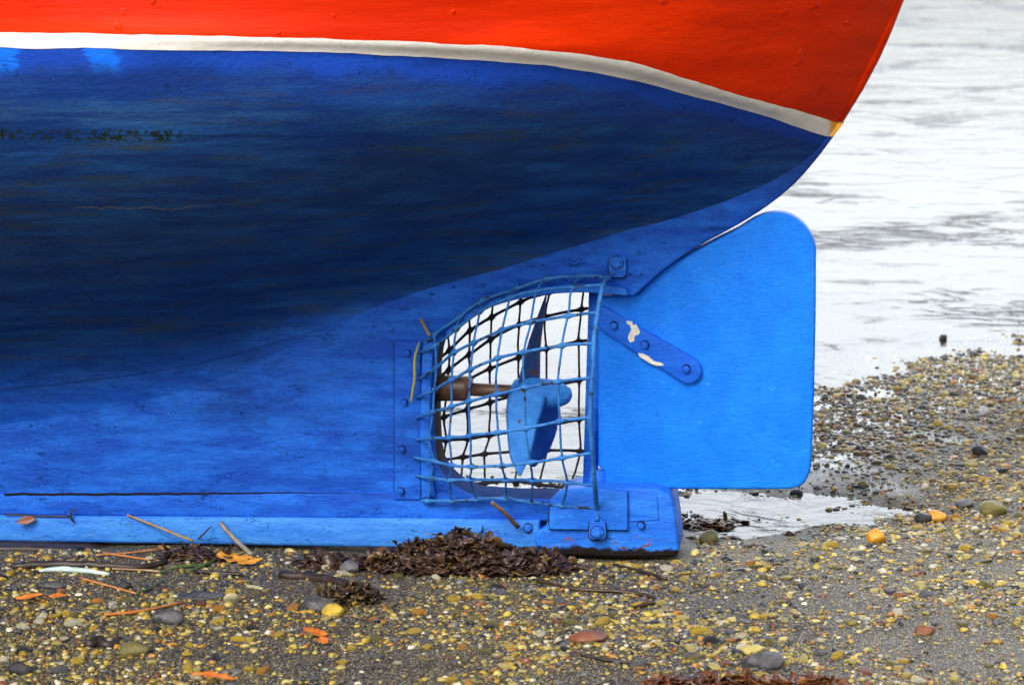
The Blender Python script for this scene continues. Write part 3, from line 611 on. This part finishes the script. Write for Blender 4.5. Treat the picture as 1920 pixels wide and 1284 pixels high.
lm(B2('stone', 311, 1166, .054, M['slate'], 'dark grey angular stone on the sand left of the shell', flat=(1, .7, .5), seed=2.1, ang=.7), 'the dark grey angular stone', 311, 1160)
lm(B2('stone', 251, 1224, .036, SM['olive'], 'smooth olive yellow stone in the left foreground beside the black driftwood', flat=(1, .8, .55), seed=3.3, ang=.1), 'the smooth olive stone', 251, 1218)
lm(B2('stone', 1104, 1200, .066, M['slate_red'], 'flat rusty red slate in the middle of the foreground', flat=(1, .6, .26), seed=4.4, rz=.25, ang=.9), 'the rusty red slate', 1104, 1194)
lm(B2('stone', 1643, 1016, .030, M['rock_orange'], 'pitted orange rock standing at the edge of the wet sand', flat=(.95, .8, .95), seed=5.1, sink=.1), 'the pitted orange rock', 1643, 1010)
lm(B2('stone', 1732, 975, .026, SM['black'], 'round black stone touching an orange stone right of the puddle', flat=(1, .8, .8), seed=6.2, ang=.1), 'the round black stone', 1732, 970)
B2('stone', 1756, 972, .030, M['rock_orange'], 'orange stone wedged against a round black stone right of the puddle', flat=(1.1, .8, .6), seed=6.7)
lm(B2('stone', 1862, 960, .041, SM['olive'], 'big olive boulder at the right edge of the beach', flat=(1, .8, .7), seed=7.7, ang=.2), 'the big olive boulder', 1862, 950)
B2('stone', 1808, 950, .029, SM['grey'], 'grey rounded stone leaning left of the big olive boulder', flat=(1, .8, .6), seed=7.9, ang=.2)
lm(B2('stone', 1328, 1014, .030, SM['olive'], 'dark olive stone lying on the sand just right of the heel', flat=(1, .8, .75), seed=8.1), 'the dark olive stone', 1328, 1008)
lm(B2('slate_chip', 1803, 1026, .034, SM['black'], 'thin black slate chip tilted on smooth wet sand', 'slate', flat=(1, .55, .16), seed=9.4, tilt=.35, rz=.2, ang=.9), 'the thin black slate chip', 1803, 1022)
lm(B2('stone', 1431, 1248, .056, M['slate'], 'smooth blue grey stone near the bottom edge, beside the red seaweed', flat=(1, .8, .5), seed=10.2, ang=.2), 'the smooth blue grey stone', 1431, 1240)
lm(B2('stone', 1413, 1222, .034, SM['pale yellow'], 'long pale yellow stone just behind the smooth blue grey stone', flat=(1.15, .7, .5), seed=11.2, rz=.3), 'the long pale yellow stone', 1413, 1218)
lm(B2('brick_chip', 1689, 1118, .019, SM['rust brown'], 'small red brick chip on bare sand at the right', 'brick', flat=(1.1, .6, .5), seed=12.3, ang=.8), 'the small red brick chip', 1689, 1116)
lm(B2('stone', 1733, 1186, .026, SM['rust brown'], 'dark brown knobbly stone in the right foreground', flat=(1, .8, .65), seed=13.1), 'the dark brown knobbly stone', 1733, 1180)
lm(B2('stone', 1838, 852, .030, SM['black'], 'black upright stone on the shingle near the water', flat=(.9, .8, .85), seed=14.1, ang=.6, sink=.1), 'the black upright stone', 1838, 845)
lm(B2('slate_slab', 378, 1120, .064, M['slate'], 'flat grey slate slab left of the shell', 'slate', flat=(1, .7, .22), seed=15.1, rz=-.1, ang=.9), 'the flat grey slab', 378, 1114)
B2('stone', 1768, 640, .017, SM['black'], 'lone dark stone poking out of the shallow water', flat=(1, .8, 1.1), seed=16.1, sink=-.2)
B2('stone', 233, 1102, .020, SM['black'], 'round black pebble beside the slate slab and driftwood', flat=(1, .8, .7), seed=17.1, ang=.05)
B2('stone', 100, 1101, .045, M['slate'], 'low dark slate half buried at the left edge', flat=(1, .6, .35), seed=18.1, ang=.6)
B2('stone', 655, 1072, .030, SM['grey'], 'plain grey stone leaning on the big seaweed heap', flat=(1, .8, .8), seed=19.1, ang=.3)
B2('stone', 600, 1140, .043, M['slate'], 'dark grey lump sitting left of the small seaweed clump', flat=(1, .7, .6), seed=20.3, ang=.3)
B2('stone', 40, 1260, .03, SM['black'], 'round black stone in the bottom left corner', flat=(1, .8, .7), seed=20.9, ang=.1)

# loose pebbles: positions first
def density(x, y):
    n = nz(x*1.6, y*1.6, 3.1)+.6*nz(x*4.3, y*4.3, 8.2); return n
NB = 430000
xs = rng.uniform(-2.9, 3.6, NB); ys = rng.uniform(-2.1, 4.6, NB)
sz = np.clip(rng.lognormal(math.log(.0047), .60, NB), .0022, .021)
q_ = np.stack([xs, ys, 0*xs], -1)-CAM; kq = FPX/(q_@FW); qx = 960+(q_@RT)*kq; qy = 642-(q_@UP)*kq
ok = (qx > -330) & (qx < 2250) & (qy < 1420); xs, ys, sz = xs[ok], ys[ok], sz[ok]; NB = len(xs)
D0 = np.minimum((xs-A_[0])*wn[0]+(ys-A_[1])*wn[1], ys-.95)
keep = np.zeros(NB, bool); gz_all = gz(xs, ys)
for i in range(NB):
    if D0[i] > .55 or (D0[i] > .0 and rng.random() < (D0[i]/.55)**.5): continue
    if abs(ys[i]) < .13 and xs[i] < .52: continue
    if gz_all[i] < WATER_Z-.004 and rng.random() < .30: continue
    if abs(ys[i]) < .08 and xs[i] < .5: continue
    n = density(xs[i], ys[i]); pr = (.46+1.05*n)*.85
    if -.55 < D0[i] < -.15: pr += .30
    if xs[i] > .85 and D0[i] > -1.25: pr += .22
    if xs[i] < .95 and ys[i] > .15 and D0[i] < -.2: pr -= .18
    keep[i] = rng.random() < max(.09, min(.78, pr))
xs, ys, sz = xs[keep], ys[keep], sz[keep]; D0 = D0[keep]; NP = len(xs); zs = gz(xs, ys)
w_dry = np.array([.17, .25, .09, .10, .13, .13, .10, .03]); w_wet = np.array([.13, .15, .06, .06, .16, .22, .18, .04])
cidx = np.array([rng.choice(8, p=(w_wet if D0[i] > -.95 else w_dry)/(w_wet if D0[i] > -.95 else w_dry).sum()) for i in range(NP)])
W_ = np.stack([xs, ys, zs], -1)-CAM; kk = FPX/(W_@FW); PXs = 960+(W_@RT)*kk; PYs = 642-(W_@UP)*kk; app = sz*kk
vis = (PXs > 5) & (PXs < 1915) & (PYs < 1280) & ~((PYs < 1040) & (PXs < 1285)) & ~((PYs < 918) & (PXs < 1535))
order = np.argsort(-np.where(vis, app, 0)); IND = order[:255]; rest = np.setdiff1d(np.arange(NP), IND)
SHAPES = [stone_shape(I2, 30+k*1.7, [.35, .7, 1.0][k % 3], .38, 1.2, (1, .78, [.58, .46, .7, .30][k % 4])) for k in range(8)]
SH3 = [stone_shape(I3, 30+k*1.7, [.30, .7, 1.1][k % 3], .38, 1.2, (1, .78, [.58, .46, .7, .32][k % 4])) for k in range(8)]
SH1 = [stone_shape(I1, 60+k*1.7, .4, .4, 1.2, (1, .75, .5)) for k in range(8)]
PM = {}
SIZEW = lambda a: 'large' if a > 17 else 'medium'
cands = []
for i in IND:
    k = int(rng.integers(0, 8)); c = CN[cidx[i]]
    ph, lx, ly = min(LM, key=lambda q: (q[1]-PXs[i])**2+4*(q[2]-PYs[i])**2)
    dx, dy = PXs[i]-lx, PYs[i]-ly
    rel = ('right of' if dx > 0 else 'left of') if abs(dx) > 1.4*abs(dy) else ('in front of' if dy > 0 else 'behind')
    shp = ['rounded', 'blunt', 'angular'][k % 3]
    cands.append((i, k, c, f'{shp} {c} pebble {rel} {ph}', math.hypot(dx, dy)))
byl = {}
for q in cands: byl.setdefault(q[3], []).append(q)
ORD = ['nearest', 'second nearest', 'third nearest', 'fourth nearest', 'fifth nearest', 'sixth nearest', 'seventh nearest', 'eighth nearest', 'ninth nearest', 'tenth nearest']
for lab, qs in byl.items():
    qs.sort(key=lambda q: q[4])
    for n_, (i, k, c, _, _) in enumerate(qs):
        me = PM.get((c, k))
        if me is None:
            me = bpy.data.meshes.new('pebble'); me.from_pydata([tuple(map(float, v)) for v in SH3[k]], [], [tuple(map(int, f)) for f in I3[1]]); me.materials.append(SM[c])
            me.polygons.foreach_set('use_smooth', [True]*len(me.polygons)); PM[(c, k)] = me
        o = bpy.data.objects.new('pebble', me); COL.objects.link(o)
        s_ = sz[i]; o.scale = (s_*rng.uniform(.9, 1.25), s_*rng.uniform(.85, 1.1), s_*rng.uniform(.8, 1.1)); o.rotation_euler = (rng.uniform(-.3, .3), rng.uniform(-.3, .3), rng.uniform(0, 6.28))
        o.location = (xs[i], ys[i], zs[i]+s_*.10)
        tag(o, lab if len(qs) == 1 else f'{lab}, {ORD[min(n_, 9)]}', 'pebble', 'pebbles scattered over the beach')
def scatter(name, idx, mat, seed):
    V = []; F = []; C = []; base = 0; rg = np.random.default_rng(seed)
    for i in idx:
        small = sz[i] < .0042; sh, ff = (SH1, I1[1]) if small else (SHAPES, I2[1]); v = sh[int(rg.integers(0, 8))]*sz[i]*rg.uniform(.8, 1.2, 3)
        a = rg.uniform(0, 6.28); t = rg.uniform(-.35, .35); ca, sa, ct, st_ = math.cos(a), math.sin(a), math.cos(t), math.sin(t)
        Rm = np.array([[ca, -sa, 0], [sa, ca, 0], [0, 0, 1]])@np.array([[1, 0, 0], [0, ct, -st_], [0, st_, ct]])
        v = v@Rm.T+np.array([xs[i], ys[i], zs[i]+sz[i]*.08]); V.append(v); F.append(ff+base); base += len(v)
        c0, c1 = PAL[CN[cidx[i]]]; u = rg.random(); col = (np.array(c0)*(1-u)+np.array(c1)*u)*rg.uniform(.35, .95); C.append(np.tile([*col, 1], (len(v), 1)))
    V = np.concatenate(V).astype(np.float32); F = np.concatenate(F).astype(np.int32); C = np.concatenate(C).astype(np.float32)
    me = bpy.data.meshes.new(name); me.vertices.add(len(V)); me.vertices.foreach_set('co', V.reshape(-1)); me.loops.add(F.size); me.loops.foreach_set('vertex_index', F.reshape(-1))
    me.polygons.add(len(F)); me.polygons.foreach_set('loop_start', np.arange(0, F.size, 3, dtype=np.int32)); me.polygons.foreach_set('loop_total', np.full(len(F), 3, np.int32))
    me.update(calc_edges=True); me.polygons.foreach_set('use_smooth', np.ones(len(F), bool)); at = me.color_attributes.new('stone_colour', 'FLOAT_COLOR', 'POINT'); at.data.foreach_set('color', C.reshape(-1))
    me.materials.append(mat); o = bpy.data.objects.new(name, me); COL.objects.link(o); return o
gm = NT('mixed_gravel'); at_ = gm.n('ShaderNodeAttribute', attribute_name='stone_colour')
gcol = gm.mix(gm.ramp(gm.noise(130, 4, .65), .5, .7, 0, .5), at_.outputs['Color'], (.05, .04, .03))
gmat = gm.done(gcol, gm.ramp(gm.noise(40), .3, .7, .25, .5), gm.bump(gm.noise(160, 4, .65), .0015, .7), .5)
tag(scatter('gravel', rest, gmat, 5), 'fine yellow, grey and black gravel strewn over the wet beach sand', 'gravel', kind='stuff')

# ------------------------------------------------------------------ seaweed
def frond(mb, base, d, length, width, curl, rg, n=5):
    d = np.array(d, float); d /= np.linalg.norm(d); s_ = np.cross(d, [0, 0, 1.]); L = np.linalg.norm(s_); s_ = s_/L if L > 1e-3 else np.array([1., 0, 0])
    up = np.cross(s_, d); v = []; f = []; p = np.array(base, float); ph = rg.uniform(0, 6.28)
    for i in range(n):
        t = i/(n-1); wv = width*(.35+1.0*math.sin(math.pi*min(1, .12+.80*t))**.8)
        wob = .35*width*math.sin(ph+4.5*t)
        v += [p-s_*wv+up*wob, p+up*.18*width, p+s_*wv-up*wob]
        d = d*math.cos(curl/n)+up*math.sin(curl/n); up = np.cross(s_, d); p = p+d*length/(n-1)
    for i in range(n-1):
        for k in range(2): f.append((i*3+k, i*3+k+1, i*3+k+4, i*3+k+3))
    mb.add(v, f)
def heap(name, spots, mat, label, seed, size=(.05, .014), n=400, cat='seaweed', lift=1.0):
    """spots: (px, py of its foot, half width m, half depth m, height m)"""
    rg = np.random.default_rng(seed); mb = MB(); tot = sum(s[2]*s[3] for s in spots)
    for (px, py, hw, hd, hh) in spots:
        c = G(px, py, 0)
        for _ in range(int(n*hw*hd/tot)):
            a = rg.uniform(0, 6.28); q = math.sqrt(rg.random()); x = c[0]+hw*q*math.cos(a); y = c[1]+hd*q*math.sin(a)
            top = hh*(1-q*q)**.7*(.75+.5*nz(x*14, y*14, seed)); z = float(gz(x, y))+max(.004, top*(1-.35*rg.random()**2))
            dirv = (rg.normal(), rg.normal()-.3, rg.uniform(-.5, .7)); k_ = min(1.5, rg.lognormal(0, .22)); frond(mb, (x, y, z), (dirv[0], dirv[1], dirv[2]*lift), size[0]*k_*rg.uniform(.6, 1.2), size[1]*k_*rg.uniform(.4, 1.25), rg.uniform(-2.4, 1.6)*lift, rg)
    o = mb.build(name, mat); sd_ = o.modifiers.new('thick', 'SOLIDIFY'); sd_.thickness = .0012; tag(o, label, cat); return o
lm(heap('seaweed_heap', [(890, 1062, .23, .13, .085), (770, 1060, .13, .11, .044), (990, 1066, .13, .09, .05), (640, 1058, .13, .06, .010), (860, 1030, .10, .06, .095)], M['weed'], 'large heap of wet brown seaweed against the keel below the propeller', 3, (.031, .0115), n=3600, lift=.8), 'the large seaweed heap', 860, 1075)
lm(heap('seaweed_clump', [(655, 1128, .085, .07, .045)], M['weed_olive'], 'small olive brown seaweed clump in front of the large heap', 4, (.022, .007), 420), 'the small seaweed clump', 660, 1130)
heap('seaweed_mat', [(1300, 1290, .12, .05, .03), (1420, 1296, .16, .05, .03), (1530, 1296, .09, .04, .025)], M['weed_red'], 'red brown seaweed along the bottom edge of the photograph', 5, (.030, .009), 800, lift=.5)
heap('seaweed_strand', [(1315, 966, .09, .05, .012), (1390, 956, .09, .03, .008)], M['weed_red'], 'flat dark red seaweed in the puddle behind the heel', 6, (.030, .008), 260, lift=.25)
heap('seaweed_tuft', [(370, 1044, .11, .06, .022)], M['weed'], 'little dark tuft of seaweed and litter at the left of the keel', 7, (.035, .007), 150)
# ------------------------------------------------------------------ sticks, grass, leaves
def stick(name, pts, rad, mat, label, cat='stick', n=7, flat=False, group=None):
    """pts: (px, py, depth) on upright planes, or (px, py) on the ground"""
    w_ = []
    for q in pts:
        if len(q) == 3: w_.append(P(*q))
        else:
            g = G(q[0], q[1], 0); z = float(gz(g[0], g[1])); g = G(q[0], q[1], z+.006); w_.append(g)
    c = catmull(w_, 5); r = np.asarray(rad if hasattr(rad, '__len__') else [rad]*2, float); rr = np.interp(np.linspace(0, 1, len(c)), np.linspace(0, 1, len(r)), r)
    for i in range(len(c)): c[i] += .35*rr[i]*np.array([nz(i*.7, 1, pts[0][0]), nz(i*.7, 5, pts[0][0]), nz(i*.7, 9, pts[0][0])])
    return tag(MB().add(*tube_geo(c, rr, n)).build(name, mat), label, cat, group)
stick('twig', [(238, 965, -.102), (290, 985, -.12), (362, 1014, -.16)], [.0032, .0042], M['stick'], 'thin tan twig leaning against the pale keel shoe at the left', 'twig')
stick('twig', [(396, 986, -.11), (372, 1010, -.15)], [.0018, .003], M['wood'], 'short dark twig crossing above the little seaweed tuft', 'twig')
stick('driftwood_stick', [(413, 980, -.102), (440, 1010, -.14), (472, 1040, -.20)], [.0062, .0075], M['greystick'], 'grey stick leaning on the keel shoe right of the tan twig', 'stick')
stick('wood_sliver', [(921, 941, -.16), (945, 960, -.15), (972, 988, -.125)], [.006, .0065], M['bronze'], 'brown splinter hanging from the bottom wires of the guard', 'splinter')
stick('wood_sliver', [(789, 598, -.112), (797, 614, -.115), (806, 630, -.118)], [.006, .005], M['greystick'], 'short pale splinter stuck in the top left corner of the guard', 'splinter')
stick('grass_blade', [(787, 640, -.118), (778, 670, -.122), (777, 710, -.122), (770, 755, -.118)], [.002, .0045, .003], M['yellowgrass'], 'yellow grass blade caught on the left of the guard', 'grass')
stick('wire_scrap', [(8, 964, -.101), (80, 967, -.101), (131, 968, -.101)], .0024, M['wood'], 'dark strand lying along the seam at the left end of the keel', 'strand')
stick('twig', [(143, 955, -.104), (133, 960, -.106), (134, 972, -.107), (140, 980, -.104)], [.002, .0035, .002], M['wood'], 'bent black twig clinging to the keel seam at the left', 'twig')
stick('driftwood_stick', [(20, 1062), (120, 1058), (200, 1061), (265, 1063), (312, 1052)], [.011, .012, .010, .008], M['wood'], 'long dark knobbly driftwood stick lying below the keel at the left', 'stick')
stick('driftwood_stick', [(525, 1078), (580, 1082), (640, 1092), (690, 1108)], [.012, .014, .008], M['wood'], 'dark driftwood stick pointing into the small seaweed clump', 'stick')
stick('driftwood_stick', [(365, 1070), (410, 1074), (455, 1077)], [.006, .005], M['wood'], 'short dark stick left of the orange yellow leaves', 'stick')
stick('twig', [(1150, 1058), (1200, 1070), (1250, 1085)], [.005, .005], M['wood'], 'thin dark twig on the sand below the heel', 'twig')
stick('reed', [(180, 1040), (230, 1037), (300, 1029, -.2)], [.003, .003], M['reed'], 'upper orange reed stalk in the litter below the keel', 'reed')
stick('reed', [(195, 1036), (240, 1043), (280, 1049)], [.003, .003], M['reed'], 'lower orange reed stalk in the litter below the keel', 'reed')
stick('reed', [(210, 1066), (260, 1068), (300, 1071)], [.003, .0035], M['stick'], 'tan reed stalk lying in front of the knobbly driftwood', 'reed')
stick('reed', [(195, 1152), (260, 1146), (345, 1128)], [.004, .005, .003], M['reed'], 'long orange stalk lying behind the dark grey angular stone', 'reed')
stick('reed', [(150, 1083), (205, 1098), (255, 1112)], [.003, .003], M['reed'], 'short orange stalk on the sand left of the slate slab', 'reed')
stick('grass_blade', [(350, 1072), (385, 1058), (420, 1040)], [.002, .004, .002], M['grass'], 'green grass blade lying in the litter right of the seaweed tuft', 'grass')
stick('grass_blade', [(255, 1113), (280, 1103), (312, 1085)], [.002, .004, .002], M['grass'], 'green grass blade on the sand beside the slate slab', 'grass')
stick('grass_blade', [(300, 1072), (335, 1063), (395, 1055)], [.002, .003, .002], M['grass'], 'green grass blade above the short dark stick', 'grass')
stick('kelp_ribbon', [(1000, 1086), (1080, 1104), (1160, 1108), (1220, 1118), (1228, 1128), (1185, 1138)], [.004, .005, .006, .004], M['weed_olive'], 'thin olive kelp ribbon looping over the sand right of the heap', 'seaweed')
stick('driftwood_scrap', [(165, 1210), (185, 1204), (205, 1210), (224, 1196)], [.014, .016, .012, .006], M['wood'], 'twisted black driftwood scrap in the left foreground', 'driftwood')
lm(None, 'the twisted black driftwood', 195, 1206)
stick('rag', [(73, 1070), (110, 1067), (150, 1069), (205, 1076)], [.004, .009, .008, .005], M['plastic'], 'pale green strip of rag lying below the long driftwood stick', 'rag')
stick('bone_sliver', [(463, 1098), (480, 1101), (493, 1104)], [.005, .006, .004], M['shell'], 'pale sliver of bone or wood beside the shell', 'sliver')
stick('twig', [(1090, 1228), (1150, 1238), (1220, 1245)], [.004, .005, .003], M['wood'], 'dark twig lying below the rusty red slate', 'twig')
# timber under the keel
tm = px_prism('timber', [(-300, 1021), (60, 1022), (160, 1026), (205, 1034), (205, 1046), (60, 1050), (-300, 1050)], -.16, .10, .008, M['wood'], yref=-.14)
tag(tm, 'wet dark timber lying under the keel at the left edge', 'timber')
def leaf(name, px, py, L, Wd, mat, label, rz=0., tilt=(0, 0), upright=None, lobes=0, seed=0, curl=.5):
    rg = np.random.default_rng(seed); n = 12; m = 5; v = []; f = []
    for i in range(n):
        t = i/(n-1); wv = Wd*math.sin(math.pi*min(1, .03+.95*t))**.75*(1+(.35*math.sin(lobes*math.pi*t*2) if lobes else 0))
        for k in range(m):
            s_ = (k/(m-1)-.5)*2; v.append((L*(t-.5), wv*s_, curl*Wd*(s_*s_*.7)+curl*L*.18*math.sin(3*t+seed)+.06*Wd*rg.normal()))
    for i in range(n-1):
        for k in range(m-1): f.append((i*m+k, (i+1)*m+k, (i+1)*m+k+1, i*m+k+1))
    o = link(name, v, f, mat); sm = o.modifiers.new('thick', 'SOLIDIFY'); sm.thickness = .001
    if upright is not None: o.location = P(px, py, upright); o.rotation_euler = (R(75), tilt[0], rz)
    else:
        g = G(px, py, 0); z = float(gz(g[0], g[1])); g = G(px, py, z); o.location = (g[0], g[1], z+.010+.2*Wd); o.rotation_euler = (tilt[0], tilt[1], rz)
    tag(o, label, 'leaf'); return o
leaf('leaf', 50, 975, .052, .011, M['leaf_brown'], 'curled pinkish brown leaf stuck on the keel shoe at the left', upright=-.112, tilt=(-.25, 0), seed=1)
lm(leaf('leaf', 592, 1196, .062, .018, M['leaf_orange'], 'bright orange leaf on the gravel below the yellow lump', rz=.2, tilt=(.3, .1), seed=2), 'the bright orange leaf', 592, 1196)
leaf('leaf', 606, 1210, .035, .012, M['leaf_orange'], 'small orange leaf tucked under the front of the bright orange leaf', rz=-.8, tilt=(.3, 0), seed=8)
leaf('leaf', 440, 1054, .10, .022, M['leaf_yellow'], 'ragged ochre leaf below the grey leaning stick', rz=-.1, tilt=(.25, 0), lobes=3, seed=3)
leaf('leaf', 470, 1061, .07, .016, M['leaf_yellow'], 'narrow ochre leaf touching the ragged ochre leaf', rz=.3, tilt=(.2, 0), lobes=2, seed=4)
leaf('leaf', 55, 1128, .07, .012, M['leaf_orange'], 'orange red leaf lying left of a white pebble at the left edge', rz=.1, tilt=(.3, 0), seed=5)
leaf('leaf', 108, 1127, .045, .010, M['leaf_orange'], 'short orange leaf right of a white pebble at the left edge', rz=.2, tilt=(.3, 0), seed=6)
leaf('leaf', 400, 1280, .11, .011, M['leaf_orange'], 'long orange leaf at the bottom edge of the left foreground', rz=.05, tilt=(.3, 0), lobes=3, seed=7)
# shell
rgm = []; shv = []; shf = []
for i in range(9):
    a = (math.pi/2)*i/8*.98
    for k in range(20):
        t = 2*math.pi*k/20; rb = 1+.02*math.cos(10*t); shv.append((.021*math.sin(a)*math.cos(t)*rb, .019*math.sin(a)*math.sin(t)*rb, .009*math.cos(a)))
for i in range(8):
    for k in range(20): shf.append((i*20+k, i*20+(k+1) % 20, (i+1)*20+(k+1) % 20, (i+1)*20+k))
sh = link('shell', shv, shf, M['shell']); g = G(434, 1128, 0); sh.location = (g[0], g[1], float(gz(g[0], g[1]))+.012); sh.rotation_euler = (R(118), R(8), R(25))
q = sh.modifiers.new('thick', 'SOLIDIFY'); q.thickness = .0015; tag(sh, 'pale rounded seashell half standing on the sand right of the slate slab', 'shell')
